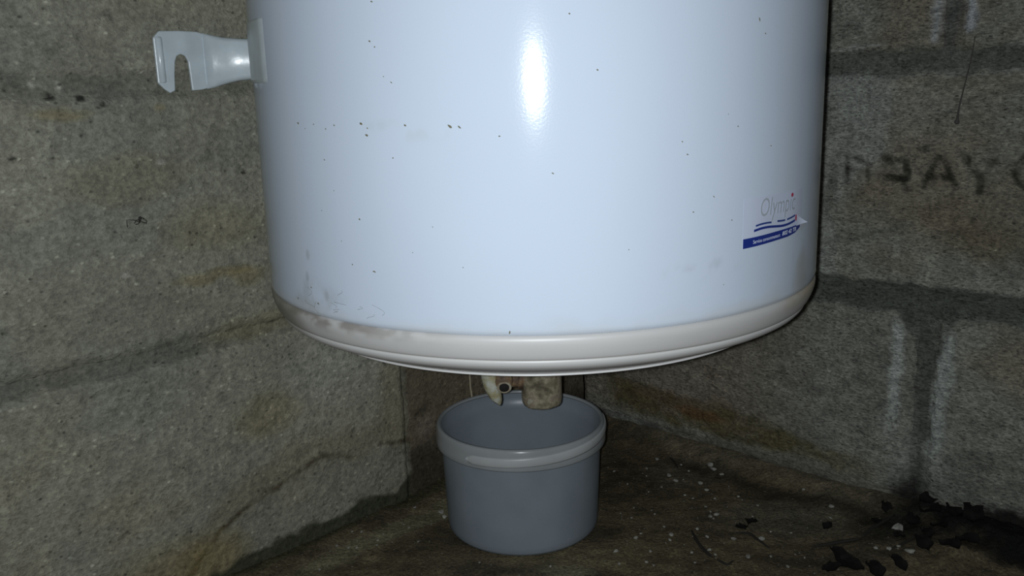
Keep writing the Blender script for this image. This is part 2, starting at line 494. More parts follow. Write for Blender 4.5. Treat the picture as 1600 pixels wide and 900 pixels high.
    L = [(((.362, .357), (.362, .387)), .0030, .80), (((.362, .385), (.383, .379), (.385, .358)), .0024, .55), (((.362, .371), (.384, .370)), .002, .45),
         (((.401, .360), (.401, .387)), .0024, .50), (((.401, .3835), (.423, .3810)), .0028, .75), (((.423, .381), (.424, .364), (.404, .3645)), .0036, .88),
         (((.420, .364), (.427, .352)), .0022, .55), (((.399, .386), (.408, .378)), .0036, .8),
         (((.440, .358), (.452, .386), (.458, .386), (.470, .361)), .0030, .72), (((.446, .367), (.466, .367)), .0032, .85),
         (((.478, .387), (.488, .374), (.493, .366), (.493, .355)), .0036, .78), (((.505, .386), (.494, .370)), .0028, .6),
         (((.530, .388), (.524, .382), (.5225, .375), (.525, .367), (.532, .362)), .0036, .8),
         (((.545, .362), (.545, .388)), .003, .5), (((.545, .388), (.563, .386)), .003, .5)]
    for pts, wd, k in L:
        c = mixc(c, dk, min(1, k * 1.12) * worn * seg(x, y, pts, wd, .0018))
    return c

def relief(s, z, side):
    if side == 'L':
        return .0011 * fbm(s * 28, z * 28, 101) + .0005 * fbm(s * 150, z * 150, 102, 3)
    r = .0014 * fbm(s * 30, z * 34, 111) + .0008 * fbm(s * 120, z * 170, 112, 3)
    return r - .0022 * sstep(.55, 1.1, fbm(s * 75, z * 120, 113, 3))

def axis(lo, hi, fine_lo, fine_hi, fine, coarse):
    a = []
    x = lo
    while x < hi - 1e-6:
        a.append(x)
        x += fine if fine_lo <= x < fine_hi else coarse
    a.append(hi)
    return np.array(a)

FINE = {'L': (.17, .76, 0, .56), 'R': (0.0, .62, 0, .56)}

def wall(side):
    d, n = (DL, NL) if side == 'L' else (DR, NR)
    f0, f1, g0, g1 = FINE[side]
    paint = paint_left if side == 'L' else paint_right
    mat = M_LEFT if side == 'L' else M_RIGHT
    S1, Z1 = 1.45, 1.41
    def surf(name, s0, s1, z0, z1, out, parent, mortar, step, skirt):
        sa = axis(s0, s1, f0, f1, step, .02)
        za = axis(z0, z1, g0 - 1, g1, step, .02)
        if skirt:      # sharp arris of the block needs closely spaced rows at its edge
            e = .0022
            sa = np.unique(np.r_[sa, s0 + e, s1 - e, s0 + .0007, s1 - .0007]); za = np.unique(np.r_[za, z0 + e, z1 - e, z0 + .0007, z1 - .0007])
        S, Z = np.meshgrid(sa, za, indexing='ij')
        s, z = S.ravel(), Z.ravel()
        h = out + relief(s, z, side)
        if skirt:
            # uneven crumbled edge
            ss = s + (.0018 * fbm(s * 50, z * 50, 7)) * sstep(.03, 0, np.minimum(s - s0, s1 - s)) * 1
            zz = z + (.0018 * fbm(s * 45, z * 45 + 40, 17)) * sstep(.03, 0, np.minimum(z - z0, z1 - z)) * 1
            ed = np.minimum.reduce([s - s0, s1 - s, z - z0, z1 - z]) + .0012 * fbm(s * 80, z * 80, 27)
            h = h - .0035 * (1 - sstep(.0, .007, ed)) 
            bd = np.minimum.reduce([s - s0, s1 - s, z - z0, z1 - z])
            h = np.where(bd < 1e-6, -.012, h)
        else:
            ss, zz = s, z
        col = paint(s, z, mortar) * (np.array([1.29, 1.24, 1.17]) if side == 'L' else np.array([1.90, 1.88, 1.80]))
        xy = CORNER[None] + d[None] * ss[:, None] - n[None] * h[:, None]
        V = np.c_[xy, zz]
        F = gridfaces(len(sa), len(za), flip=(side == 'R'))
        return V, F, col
    # body of the wall: the mortar face, closed behind as a thick slab
    V, F, col = surf('mortar', 0, S1, -.06, Z1, -.0012, None, True, .004, False)
    nm = 'wall_left' if side == 'L' else 'wall_right'
    base = CORNER + d * (S1 / 2)
    org = (float(base[0]), float(base[1]), -.06)
    nb = len(V)
    bc = []
    for s_ in (-.10, S1):
        for z_ in (-.06, Z1):
            for o_ in (-.10, -.0045):
                xy = CORNER + d * s_ - n * o_
                bc.append((xy[0], xy[1], z_))
    V2 = np.r_[V, np.array(bc)]
    bf = [(0, 2, 3, 1), (4, 5, 7, 6), (0, 1, 5, 4), (2, 6, 7, 3), (0, 4, 6, 2), (1, 3, 7, 5)]
    F2 = np.r_[F, np.array(bf) + nb]
    wobj = mesh(nm, V2, F2, mat, None, org, np.r_[col, np.full((8, 3), .1)])
    wobj['kind'] = 'structure'
    # the blocks, one object each
    J = .0075 if side == 'R' else .0065
    rows = [(.012 if side == 'R' else -.045, .2425), (.2425, .4785), (.4785, .7145), (.7145, .9505), (.9505, 1.1865), (1.1865, 1.4205)]
    offs = {'L': (.318, .25), 'R': (.456, .206)}[side]
    for r, (za, zb) in enumerate(rows):
        e = offs[r % 2]
        cuts = [0.0] + [e + .5 * k for k in range(4) if e + .5 * k < S1] + [S1]
        for k, (a, b) in enumerate(zip(cuts[:-1], cuts[1:])):
            out = .0012 + .0012 * ((r * 7 + k * 3) % 4) / 3
            if side == 'L' and r == 0:
                out = -.0035 if k == 0 else .0035
            big = zb < .72 or r == 2
            V, F, col = surf('b', a + (J if a > 0 else .0), b - J, za + J, zb - J, out, wobj, False, .0022 if big else .02, True)
            mesh('concrete_block', V, F, mat, wobj, None, col)
    return wobj

WL = wall('L')
WR = wall('R')

# ------------------------------------------------------------------ floor
def floor_h(x, y):
    h = .0022 * fbm(x * 14, y * 14, 201) + .0012 * fbm(x * 60, y * 60, 202, 3)
    dr = .892 - (x * NR[0] + y * NR[1])
    dl = .718 - (x * NL[0] + y * NL[1])
    h = h + .016 * sstep(.055, .0, dr + .012 * fbm(x * 20, y * 20, 203)) + .007 * sstep(.05, .0, dl)
    h = h + (.012 + .005 * fbm(x * 45, y * 45, 204)) * blob(x, y, .455, .765, .10, .075, .6)
    bk = sstep(.085, .14, np.hypot(x - .0047, y - .849))
    return h * bk

def paint_floor(x, y):
    wx = x + .02 * fbm(x * 14, y * 14, 211); wy = y + .02 * fbm(x * 14, y * 14, 212)
    c = np.tile(np.array([.066, .056, .038]), (len(x), 1))
    c = c * (1 + .35 * fbm(x * 16, y * 16, 221) + .22 * fbm(x * 70, y * 70, 222))[:, None]
    c = mixc(c, (.028, .024, .015), .65 * sstep(.1, .8, fbm(x * 12, y * 18, 231)))
    c = mixc(c, (.100, .090, .058), .60 * blob(wx, wy, .06, .765, .07, .018, .6))
    c = mixc(c, (.145, .138, .105), .65 * blob(wx, wy, .042, .742, .030, .010, .5))
    c = mixc(c, (.075, .066, .042), .5 * blob(wx, wy, .14, .79, .05, .03, .6))
    c = mixc(c, (.020, .017, .010), .75 * blob(wx, wy, .088, .815, .028, .022, .5))
    c = mixc(c, (.020, .018, .012), .60 * blob(wx, wy, -.03, .745, .06, .012, .6))
    c = mixc(c, (.115, .110, .078), .85 * seg(wx, wy, [(-.24, .725), (-.16, .815), (-.085, .895)], .012, .012))
    c = mixc(c, (.022, .019, .012), .6 * blob(wx, wy, -.09, .80, .045, .035, .6))
    c = mixc(c, (.034, .028, .017), .60 * blob(wx, wy, .12, .95, .05, .09, .6))
    c = mixc(c, (.062, .064, .055), .50 * blob(wx, wy, .29, .83, .07, .04, .6))
    c = mixc(c, (.085, .078, .062), .45 * blob(wx, wy, .21, .96, .05, .03, .6))
    dr = .892 - (x * NR[0] + y * NR[1])
    dl = .718 - (x * NL[0] + y * NL[1])
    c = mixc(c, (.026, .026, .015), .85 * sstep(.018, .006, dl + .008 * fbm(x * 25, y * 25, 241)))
    c = mixc(c, (.100, .092, .072), .55 * sstep(.034, .010, dr + .006 * fbm(x * 30, y * 30, 251)) * sstep(.12, .2, x))
    c = mixc(c, (.014, .011, .007), .85 * sstep(.020, .0, np.abs(dr - .045 + .010 * fbm(x * 25, y * 25, 261))) * sstep(.17, .22, x))
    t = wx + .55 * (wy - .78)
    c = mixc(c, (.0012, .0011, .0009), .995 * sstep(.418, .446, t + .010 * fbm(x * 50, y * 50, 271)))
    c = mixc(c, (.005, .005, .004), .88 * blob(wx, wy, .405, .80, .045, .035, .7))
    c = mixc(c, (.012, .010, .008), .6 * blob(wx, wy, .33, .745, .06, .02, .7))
    return c

fx = np.r_[np.arange(-1.6, -.62, .06), np.arange(-.62, .62, .004), np.arange(.62, 1.6, .06)]
fy = np.r_[np.arange(-.6, .60, .05), np.arange(.60, 1.22, .004), [1.25, 1.3]]
X, Y = np.meshgrid(fx, fy, indexing='ij')
x, y = X.ravel(), Y.ravel()
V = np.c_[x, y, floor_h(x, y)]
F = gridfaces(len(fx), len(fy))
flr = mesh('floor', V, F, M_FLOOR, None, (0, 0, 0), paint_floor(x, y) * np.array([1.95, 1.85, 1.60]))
flr['kind'] = 'structure'

# ------------------------------------------------------------------ water heater
HX, HY, HR = .0252, .698, .2245
heater = empty('water_heater', (HX, HY, .28))
tag(heater, 'large white cylindrical water heater hung in the corner above the plastic bucket', 'water heater')

def hp(deg, z, r=HR):
    a = math.radians((deg + 90) * 1.016 - 90)
    z = 1.0247 * z - .0048
    return (HX + r * math.cos(a), HY + r * math.sin(a), z)

# enamelled steel shell
th = np.r_[np.radians(np.arange(-170, -15, .30)), np.radians(np.arange(-15, 189, 3.0)), math.radians(190)]
zz = np.r_[.3128, .3132, .3138, .3150, .317, np.arange(.3185, .58, .0022), np.arange(.58, 1.14, .02), 1.14]
TH, ZZ = np.meshgrid(th, zz, indexing='ij')
DZ = .0045
rr = np.where(ZZ < .3165, HR - .0028 * ((.3165 - ZZ) / .0037) ** 2, HR)
V = np.stack([HX + rr * np.cos(TH), HY + rr * np.sin(TH), ZZ + DZ], -1).reshape(-1, 3)
dg, zf = np.degrees(TH).ravel(), ZZ.ravel()
sm = (dg + 90) * HR * PI / 180         # metres along the shell from its front line
c = np.tile(np.array([.505, .572, .672]), (len(dg), 1))
c = c * (1 + .012 * fbm(sm * 12, zf * 12, 301))[:, None]
c = mixc(c, (.45, .43, .36), .35 * sstep(.012, .0, zf - .3150 + .004 * fbm(sm * 40, zf * 40, 302)) * (.35 + .65 * sstep(-.2, .6, fbm(sm * 14, zf * 3, 303))))
# fluff and smudges low on the left, brown bloom low on the right
c = mixc(c, (.33, .36, .38), .40 * blob(sm + .004 * fbm(sm * 60, zf * 60, 304), zf, -.180, .326, .030, .012) * sstep(-.4, .7, fbm(sm * 90, zf * 90, 305)))
c = mixc(c, (.34, .29, .19), .45 * blob(sm + .004 * fbm(sm * 50, zf * 50, 306), zf, .214, .326, .014, .014, .95))
c = mixc(c, (.35, .36, .34), .35 * blob(sm, zf, .205, .342, .012, .014) * sstep(-.3, .6, fbm(sm * 80, zf * 80, 307)))
c = mixc(c, (.35, .37, .40), .35 * blob(sm, zf, .100, .348, .025, .006) * sstep(.0, .7, fbm(sm * 90, zf * 90, 308)))
c = mixc(c, (.40, .44, .40), .22 * blob(sm, zf, -.117, .44, .07, .006) * sstep(.1, .8, fbm(sm * 60, zf * 60, 309)))
for cs, cz in ((-.184, .3560), (-.187, .3400), (-.165, .3300)):
    c = mixc(c, (.30, .33, .36), .5 * blob(sm, zf, cs, cz, .0022, .0035))
c = mixc(c, (.42, .43, .40), .45 * blob(sm + .003 * fbm(sm * 70, zf * 70, 310), zf, .206, .3635, .010, .003))
mesh('tank_shell', V, gridfaces(len(th), len(zz)), M_BODY, heater, (HX, HY, .313), c)

# moulded lower cap: two rolls with a groove between them and a thin lip
prof = [(.2200, .3230), (.2200, .3188), (.2214, .3182), (.2232, .3176), (.2242, .3164), (.2246, .3146), (.2244, .3120), (.2235, .3088), (.2224, .3058), (.2212, .3032), (.2203, .3018),
        (.2196, .3010), (.2184, .3008), (.2178, .3003), (.2183, .2997), (.2184, .2986), (.2175, .2966), (.2155, .2944), (.2120, .2922), (.2070, .2898), (.2010, .2874), (.1955, .2853),
        (.1917, .2836), (.1897, .2824), (.1886, .2814), (.1893, .2810), (.1892, .2804), (.1880, .2800), (.1850, .2830), (.10, .290), (.0, .291)]
V, F, th2 = lathe(prof, HX, HY, 640)
PT, PK = np.meshgrid(th2, np.arange(len(prof)), indexing='ij')
dg = (np.degrees(PT).ravel() + 180) % 360 - 180
pz = V[:, 2] - .0045
sm = (dg + 90) * HR * PI / 180
c = np.tile(np.array([.485, .475, .465]), (len(dg), 1))
c = c * (1 + .03 * fbm(sm * 15, pz * 80, 321))[:, None]
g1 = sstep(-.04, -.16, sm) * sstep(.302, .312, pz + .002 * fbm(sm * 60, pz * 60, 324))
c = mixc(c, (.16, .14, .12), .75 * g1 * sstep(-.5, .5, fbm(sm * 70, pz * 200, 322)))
c = mixc(c, (.20, .185, .15), .8 * sstep(-.185, -.225, sm) * sstep(.288, .30, pz))  # shadow at the cap's far left end, painted in as a brownish dark
c = mixc(c, (.34, .27, .15), .6 * sstep(.165, .215, sm) * sstep(-.5, .4, fbm(sm * 25, pz * 90, 323)) * sstep(.30, .31, pz))
c = mixc(c, (.30, .29, .26), .6 * (np.isin(PK.ravel(), [12, 13])))
c = mixc(c, (.22, .20, .18), .6 * (np.isin(PK.ravel(), [0, 1, 2])))
mesh('bottom_cap', V, F[:, ::-1].copy(), M_CAP, heater, (HX, HY, .280), c)
# domed top, above the frame
V, F, _ = lathe([(HR, 1.138), (.222, 1.152), (.20, 1.168), (.14, 1.182), (.0, 1.190)], HX, HY, 96)
mesh('top_cap', V, F, M_CAP, heater, (HX, HY, 1.138), np.full((len(V), 3), .6))

# wall bracket: slotted plate against the left wall, channel arm back to the shell, welded flange
def bracket(dz, parent):
    T = .0028
    GAP = .0068
    def pt(s, z, out): return wpt('L', s, z + dz, GAP + out)
    # s grows away from the corner (to the left in the view)
    outline = [(.569, .5215), (.551, .5220), (.535, .5215), (.528, .5195), (.519, .5150), (.519, .4790), (.526, .4745), (.535, .4725), (.5445, .4720),
               (.5450, .4860), (.5455, .4965), (.5475, .5010), (.5515, .5028), (.5555, .5010), (.5575, .4965), (.5590, .4860), (.5600, .4725), (.5645, .4705),
               (.5690, .4735), (.5745, .4790), (.5745, .5160)]
    bm = bmesh.new()
    fv = [bm.verts.new(pt(s, z, T)) for s, z in outline]
    bv = [bm.verts.new(pt(s, z, 0)) for s, z in outline]
    bm.faces.new(fv); bm.faces.new(bv[::-1])
    n = len(outline)
    for i in range(n):
        j = (i + 1) % n
        bm.faces.new((fv[j], fv[i], bv[i], bv[j]))
    bmesh.ops.recalc_face_normals(bm, faces=bm.faces)
    me = bpy.data.meshes.new('bracket_plate'); bm.to_mesh(me); bm.free()
    org = Vector(pt(.547, .47, 0))
    for v in me.vertices: v.co -= org
    plate = link('bracket_plate', me, M_WHITE, parent, org)
    bv_ = plate.modifiers.new('bevel', 'BEVEL'); bv_.width = .0009; bv_.segments = 2; bv_.limit_method = 'ANGLE'
    # bent stiffening edge on the far side of the plate
    prof_ = [(.5735, .0005), (.5735, T + .0010), (.5705, T + .0030), (.5680, T + .0016), (.5670, T)]
    V, F = [], []
    for zc in (.4790, .4800, .515, .517):
        k = .6 if zc in (.4790, .517) else 1
        for s, o in prof_: V.append(pt(s, zc, o * k))
    for r in range(3):
        for k in range(4):
            a = r * 5 + k
            F.append((a, a + 1, a + 6, a + 5))
    mesh('plate_fold', V, F, M_WHITE, plate)
    # channel arm: three-sided section, narrowing from the plate to the shell
    V, F = [], []
    rows = [(.530, .5195, .4738, .0028, .0029), (.524, .5180, .4750, .0045, .0060), (.516, .5160, .4775, .0100, .0130), (.505, .5148, .4800, .0180, .0200), (.485, .5140, .4815, .0300, .0300), (.455, .5135, .4820, .0480, .0480)]
    for s, zt, zb, o1, o2 in rows:
        oo = o2
        sec = [(0.0, zt), (oo * .6, zt + .0002), (oo - .0015, zt - .0010), (oo, zt - .0035), (oo, (zt + zb) / 2), (oo, zb + .0045), (oo - .002, zb + .0015), (oo * .6, zb), (0.0, zb)]
        for o, z in sec: V.append(pt(s, z, o))
    m = 9
    for r in range(len(rows) - 1):
        for k in range(m - 1):
            a = r * m + k
            F.append((a, a + 1, a + m + 1, a + m))
    arm = mesh('bracket_arm', V, F, M_WHITE, parent)
    so = arm.modifiers.new('thick', 'SOLIDIFY'); so.thickness = .0018; so.offset = 0
    # flange welded round the shell
    V = []
    A = np.linspace(-146.5, -168, 20)
    zs = [.4705, .4715, .4735, .492, .5115, .5125, .5130]
    for i, a in enumerate(A):
        for k, z in enumerate(zs):
            e = (i in (0, 19)) or (k in (0, 6))
            V.append(hp(a, z + dz - .0015, HR + (.0001 if e else .0011)))
    mesh('bracket_flange', V, gridfaces(20, 7, flip=True), M_WHITE, parent)
bracket(0, heater)
bracket(.52, heater)
# screw that carries the upper bracket, above the frame
P0 = np.array(wpt('L', .5515, 1.010, -.03)); P1 = np.array(wpt('L', .5515, 1.010, .016))
v1 = tube([P0, P1], .0042, 12)
v2 = tube([P1, P1 + (P1 - P0) / np.linalg.norm(P1 - P0) * .006], .008, 6)
b = mesh('wall_bolt', *join(v1, v2), M_BOLT)
tag(b, 'steel wall bolt carrying the upper bracket of the white heater', 'bolt')

# specks of dried dirt on the shell: far too many and small to part
flecks = [(-117.0, .5125, 5), (-117.81, .4905, 4), (-116.94, .4871, 3), (-115.65, .4701, 2), (-114.35, .4666, 4), (-135.84, .4429, 5), (-133.81, .4396, 2), (-131.35, .4424, 3), (-128.31, .4396, 3),
          (-126.26, .4419, 5), (-120.46, .4429, 6), (-119.26, .4402, 3), (-119.48, .436, 7), (-112.34, .4417, 5), (-105.04, .4408, 8), (-103.56, .4403, 6), (-97.53, .4347, 3), (-129.23, .4204, 4),
          (-114.82, .4226, 3), (-122.09, .3843, 4), (-108.61, .3817, 2), (-130.96, .3877, 2), (-126.49, .3693, 2), (-124.34, .3549, 3), (-119.76, .3518, 6), (-134.08, .3242, 7), (-141.06, .3236, 5),
          (-135.93, .3343, 5), (-103.9, .3575, 2), (-96.92, .3177, 6), (-82.95, .4701, 3), (-68.45, .4199, 4), (-63.34, .3933, 4), (-67.21, .3851, 3), (-59.46, .3773, 3), (-54.43, .4971, 8),
          (-52.88, .489, 3), (-86.95, .5008, 3), (-89.74, .4127, 4), (-69.39, .4276, 3), (-78.2, .3657, 2), (-60.89, .337, 2), (-50.39, .4207, 3), (-58.65, .4345, 3), (-60.77, .4421, 2),
          (-112.26, .3656, 2), (-127.43, .4012, 2)]
V, F = [], []
rnd = random.Random(3)
for a, z, sz in flecks:
    L = sz * .5 * .00040
    asp = rnd.uniform(.38, .6) if sz > 3 else .7
    rot = math.radians(rnd.uniform(-45, -10))
    if sz in (8,) and a > -60: rot, asp = math.radians(-70), .25
    if a == -96.92: rot, asp = math.radians(80), .35
    n0 = len(V)
    V.append(hp(a, z, HR + .0006))
    for k in range(8):
        t = 2 * PI * k / 8
        rr_ = L * rnd.uniform(.75, 1.2)
        u, v = rr_ * math.cos(t), rr_ * asp * math.sin(t)
        u, v = u * math.cos(rot) - v * math.sin(rot), u * math.sin(rot) + v * math.cos(rot)
        V.append(hp(a + math.degrees(u / HR), z + v, HR + .00008))
    for k in range(8):
        F.append((n0, n0 + 1 + k, n0 + 1 + (k + 1) % 8))
# a few fallen hairs at the lower left
for _ in range(11):
    a0, z0 = rnd.uniform(-142, -119), rnd.uniform(.318, .336)
    da, dz_ = rnd.uniform(-4, 4), rnd.uniform(-.008, .008)
    pts = [hp(a0 + da * t + 1.5 * math.sin(3 * t + a0), max(.3165, z0 + dz_ * t), HR + .0002) for t in np.linspace(0, 1, 8)]
    n0 = len(V)
    tv, tf = tube(pts, .00008, 4, False)
    V += tv; F += [tuple(i + n0 for i in q) for q in tf]
o = mesh('dirt_flecks', V, F, M_FLECK, heater)
o['kind'] = 'stuff'

# ---- sticker
SR = HR + .00035
def spatch(name, quadfn, nu, nv, mat, parent, lift=0.0):
    V = []
    for i in range(nu):
        for j in range(nv):
            a, z, r = quadfn(i / (nu - 1), j / (nv - 1))
            V.append(hp(a, z, SR + lift + r))
    return mesh(name, V, gridfaces(nu, nv), mat, parent)
A0, A1 = -56.9, -38.6
def st_film(u, v):
    a = A0 + (A1 - A0) * u
    bot = np.interp(u, [0, .70, .86, 1.0], [.3578, .3592, .3600, .3628])
    top = .3895
    z = bot + (top - bot) * v
    return a, z, .0002 * math.sin(u * 9)
sticker = spatch('sticker', st_film, 40, 12, M_STICK, heater)
sticker['label'] = 'peeling white and blue maker\'s sticker'
def st_band(u, v):
    a = A0 + (-39.2 - A0) * u
    bot = np.interp(u, [0, .72, .88, 1.0], [.3578, .3592, .3604, .3632])
    top = np.interp(u, [0, 1], [.3640, .3655])
    return a, bot + (top - bot) * v, .0002 * math.sin(u * 9)
spatch('sticker_band', st_band, 40, 4, M_NAVY, sticker, .0002)
def wave(z0, a0, a1, wd, name, mat):
    def f(u, v):
        a = a0 + (a1 - a0) * u
        z = z0 + .0013 * math.sin((a + 56) * .42) + .00015 * (a + 56) + (v - .5) * wd
        return a, z, .0002 * math.sin((a - A0) / (A1 - A0) * 9)
    spatch(name, f, 24, 3, mat, sticker, .0003)
wave(.3672, -54.4, -41.6, .0016, 'printed_wave', M_NAVY)
wave(.3700, -54.0, -49.6, .0012, 'printed_wave', M_WAVE)
wave(.3706, -47.8, -45.2, .0012, 'printed_wave', M_WAVE)
wave(.3706, -44.6, -41.6, .0012, 'printed_wave', M_WAVE)
def reddot(a, z, wa, wz, name='red_dot'):
    V = [hp(a, z, SR + .0008)]
    for k in range(14):
        t = 2 * PI * k / 14
        V.append(hp(a + wa * math.cos(t), z + wz * math.sin(t), SR + .0008))
    mesh(name, V, [(0, 1 + k, 1 + (k + 1) % 14) for k in range(14)], M_RED, sticker)
reddot(-43.25, .3868, .42, .0014)
reddot(-41.3, .3706, .45, .0022)
# lifted corner, curling off the shell
def st_curl(u, v):
    a = -41.4 + 3.4 * u
    z = .3650 + (.0080 * (1 - u)) * v + .0010 * u
    return a, z, .0006 + .0028 * u * u
spatch('lifted_corner', st_curl, 8, 6, M_STICK, sticker, .0006)
# lettering bent round the shell
def lettering(txt, a0, z0, width, height, mat, name, shear=0.0, extrude_w=None, bold=0.0, lift=.0007, tilt=0.0):
    cu = bpy.data.curves.new('t', 'FONT')
    cu.body = txt
    cu.shear = shear
    cu.offset = bold
    cu.resolution_u = 3
    to = bpy.data.objects.new('t', cu)
    COL.objects.link(to)
    bpy.context.view_layer.update()
    me = bpy.data.meshes.new_from_object(to.evaluated_get(bpy.context.evaluated_depsgraph_get()))
    bpy.data.objects.remove(to)
    co = np.array([v.co[:] for v in me.vertices])
    lo, hi = co.min(0), co.max(0)
    kx, kz = width / (hi[0] - lo[0]), height / (hi[1] - lo[1])
    V = []
    for p in co:
        sx = (p[0] - lo[0]) * kx
        V.append(hp(a0 + math.degrees(sx / HR), z0 + (p[1] - lo[1]) * kz + tilt * sx, SR + lift))
    F = [tuple(pl.vertices) for pl in me.polygons]
    return mesh(name, V, F, mat, sticker, smooth=False)
deg = HR * PI / 180
lettering('Olympic', -52.9, .3728, 10.9 * deg, .0155, M_GREYP, 'printed_name', shear=.18, bold=-.006)
lettering('Service consommateurs', -54.6, .3600, 7.6 * deg, .0024, M_WPRINT, 'printed_line', tilt=.03, bold=.01)
lettering('802 42 TR', -46.3, .3610, 5.2 * deg, .0028, M_WPRINT, 'printed_number', shear=.2, tilt=.03, bold=.03)

# ---- pipework under the heater
PXc, PYc = .0264, .785
prof = [(.0, .1585), (.0150, .1580), (.0180, .1588), (.0194, .1610), (.0200, .166), (.0199, .20), (.0198, .286)]
V, F, _ = lathe(prof, PXc, PYc, 64)
V[:, 2] += .0008 * fbm(V[:, 0] * 90, V[:, 1] * 90, 7)
fun = mesh('drain_pipe', V, F, M_GRIME, heater)
fun['label'] = 'grimy beige drain pipe stub'
p = smooth_path([(.030, .786, .186), (.006, .784, .187), (-.006, .782, .189), (-.010, .781, .200), (-.011, .781, .286)], 6)
mesh('safety_valve', *join(tube(p, .0095, 16), tube([(.003, .784, .187), (.008, .784, .187)], .0125, 6)), M_RUST, heater)
vc = mesh('valve_outlet', *tube([(-.0115, .784, .190), (-.0108, .770, .1880), (-.0105, .7665, .1875)], [.0098, .0090, .0078], 18), M_RUST, heater)
V, F, _ = lathe([(.0046, .0), (.0060, .0012), (.0072, .0)], 0, 0, 24)
ring = [(-.0105 + a, .7660 - c_, .1830 + b_ * .8) for a, b_, c_ in V]
mesh('outlet_rim', ring, F, M_GRIME, vc)
mesh('outlet_bore', *tube([(-.0105, .7666, .1830), (-.0105, .7654, .1830)], .0048, 16), M_DARK, vc)
# ivory plastic spout, cut on the slant
V, F = [], []
rows = [(.286, .0080, -.0250), (.205, .0078, -.0245), (.195, .0078, -.0238), (.186, .0078, -.0235), (.178, .0074, -.0222), (.1725, .0064, -.0208), (.1685, .0050, -.0200), (.1665, .0032, -.0196)]
for z, r, cx_ in rows:
    for k in range(13):
        t = PI * (1.02 + .96 * k / 12)
        V.append((cx_ + r * math.cos(t), .776 + r * math.sin(t), z + (.006 if z < .19 else 0) * (k / 12 - .5) * -1.6))
for r in range(len(rows) - 1):
    for k in range(12):
        a = r * 13 + k
        F.append((a, a + 1, a + 14, a + 13))
sp = mesh('spout', V, F, M_IVORY, heater)
so = sp.modifiers.new('thick', 'SOLIDIFY'); so.thickness = .0016

# ------------------------------------------------------------------ bucket
BX, BY = .0047, .849
bucket = empty('plastic_bucket', (BX, BY, 0))
tag(bucket, 'small round frosted plastic bucket standing on the damp floor under the white heater', 'bucket')
T = .0013
prof = [(.0, .0024), (.074, .0022), (.0775, .0008), (.0800, .0012), (.0818, .0045), (.0822, .010), (.0838, .050), (.0856, .098), (.0862, .1165),
        (.0862 - T, .1165), (.0856 - T, .098), (.0838 - T, .050), (.0822 - T, .0105), (.0800 - T, .0065), (.074, .0052), (.0, .0054)]
V, F, _ = lathe(prof, BX, BY, 160)
mesh('bucket_body', V, F[:, ::-1].copy(), M_BUCKET, bucket, (BX, BY, 0))
prof = [(.0850, .1185), (.0862, .1196), (.0878, .1198), (.0892, .1190), (.0900, .1172), (.0905, .1120), (.0909, .1040), (.0912, .0985), (.0906, .0975), (.0899, .0980), (.0894, .108), (.0884, .1150), (.0866, .1165), (.0850, .1172), (.0848, .1180), (.0850, .1185)]
V, F, _ = lathe(prof, BX, BY, 160)
mesh('bucket_rim', V, F[:, ::-1].copy(), M_BAND, bucket, (BX, BY, .0975))
# strap handle folded down round the front of the rim
A = np.linspace(-128, 12, 60)
V = []
n_sec = 10
for i, a in enumerate(A):
    u = i / 59
    zc = np.interp(a, [-128, -100, -60, -20, 12], [.1055, .1065, .1088, .1115, .1125])
    e = math.sqrt(max(0, 1 - max(0, (.045 - u) / .045) ** 2)) * math.sqrt(max(0.02, 1 - max(0, (u - .955) / .045) ** 2))
    e = max(e, .08)
    for k in range(n_sec):
        t = 2 * PI * k / n_sec
        rr_ = .0905 + .0014 * math.cos(t)
        z = zc + .0054 * e * math.sin(t)
        V.append((BX + rr_ * math.cos(math.radians(a)), BY + rr_ * math.sin(math.radians(a)), z))
mesh('bucket_handle', V, gridfaces(60, n_sec)[:, ::-1].copy().tolist() + [tuple(range(n_sec))] + [(i * n_sec, (i + 1) * n_sec, (i + 1) * n_sec + n_sec - 1, i * n_sec + n_sec - 1) for i in range(59)], M_HANDLE, bucket)

# ------------------------------------------------------------------ small things
# dry stalk hanging by the wall behind the bucket
p0 = wpt('L', .226, .30, .006); p1 = wpt('L', .2235, .125, .004); p2 = wpt('L', .2225, .098, .005); p3 = wpt('L', .222, .0, .012)
o = mesh('dry_stalk', *tube(smooth_path([p3, p2, p1, p0], 5), [.0013] * 16, 6), M_STRAW)
tag(o, 'thin pale dry stalk standing against the wall behind the bucket', 'stalk')

# dead spider on the left wall
sp0 = wpt('L', .603, .3655, 0)
spider = empty('spider', sp0)
tag(spider, 'tiny dark spider on the left wall below the bracket', 'spider')
def wl(ds, dz_, out): return wpt('L', .603 + ds, .3655 + dz_, out)
mesh('spider_body', *tube([wl(-.0010, .0034, .0052), wl(-.0005, .0022, .0058), wl(.0000, .0005, .0058), wl(.0003, -.0020, .0050)], [.0005, .0014, .0012, .0005], 8), M_SPIDER, spider)
for pts in ([(0, -.001, .005), (.0055, .0012, .0065), (.0115, .0020, .0065), (.0105, -.0045, .0042)], [(0, .002, .005), (-.0035, .0008, .0065), (-.0058, -.0012, .006), (-.0060, -.0035, .0042)],
            [(0, 0, .005), (-.003, -.0022, .0065), (-.0055, -.0028, .0042)], [(0, -.001, .005), (.002, -.0028, .006), (.0035, -.0030, .0042)],
            [(0, .001, .005), (.003, .0006, .006), (.0045, -.0022, .0042)], [(0, .002, .005), (-.0025, .0024, .006), (-.0045, .0010, .0042)]):
    mesh('leg', *tube([wl(*q) for q in pts], .00035, 5), M_SPIDER, spider)

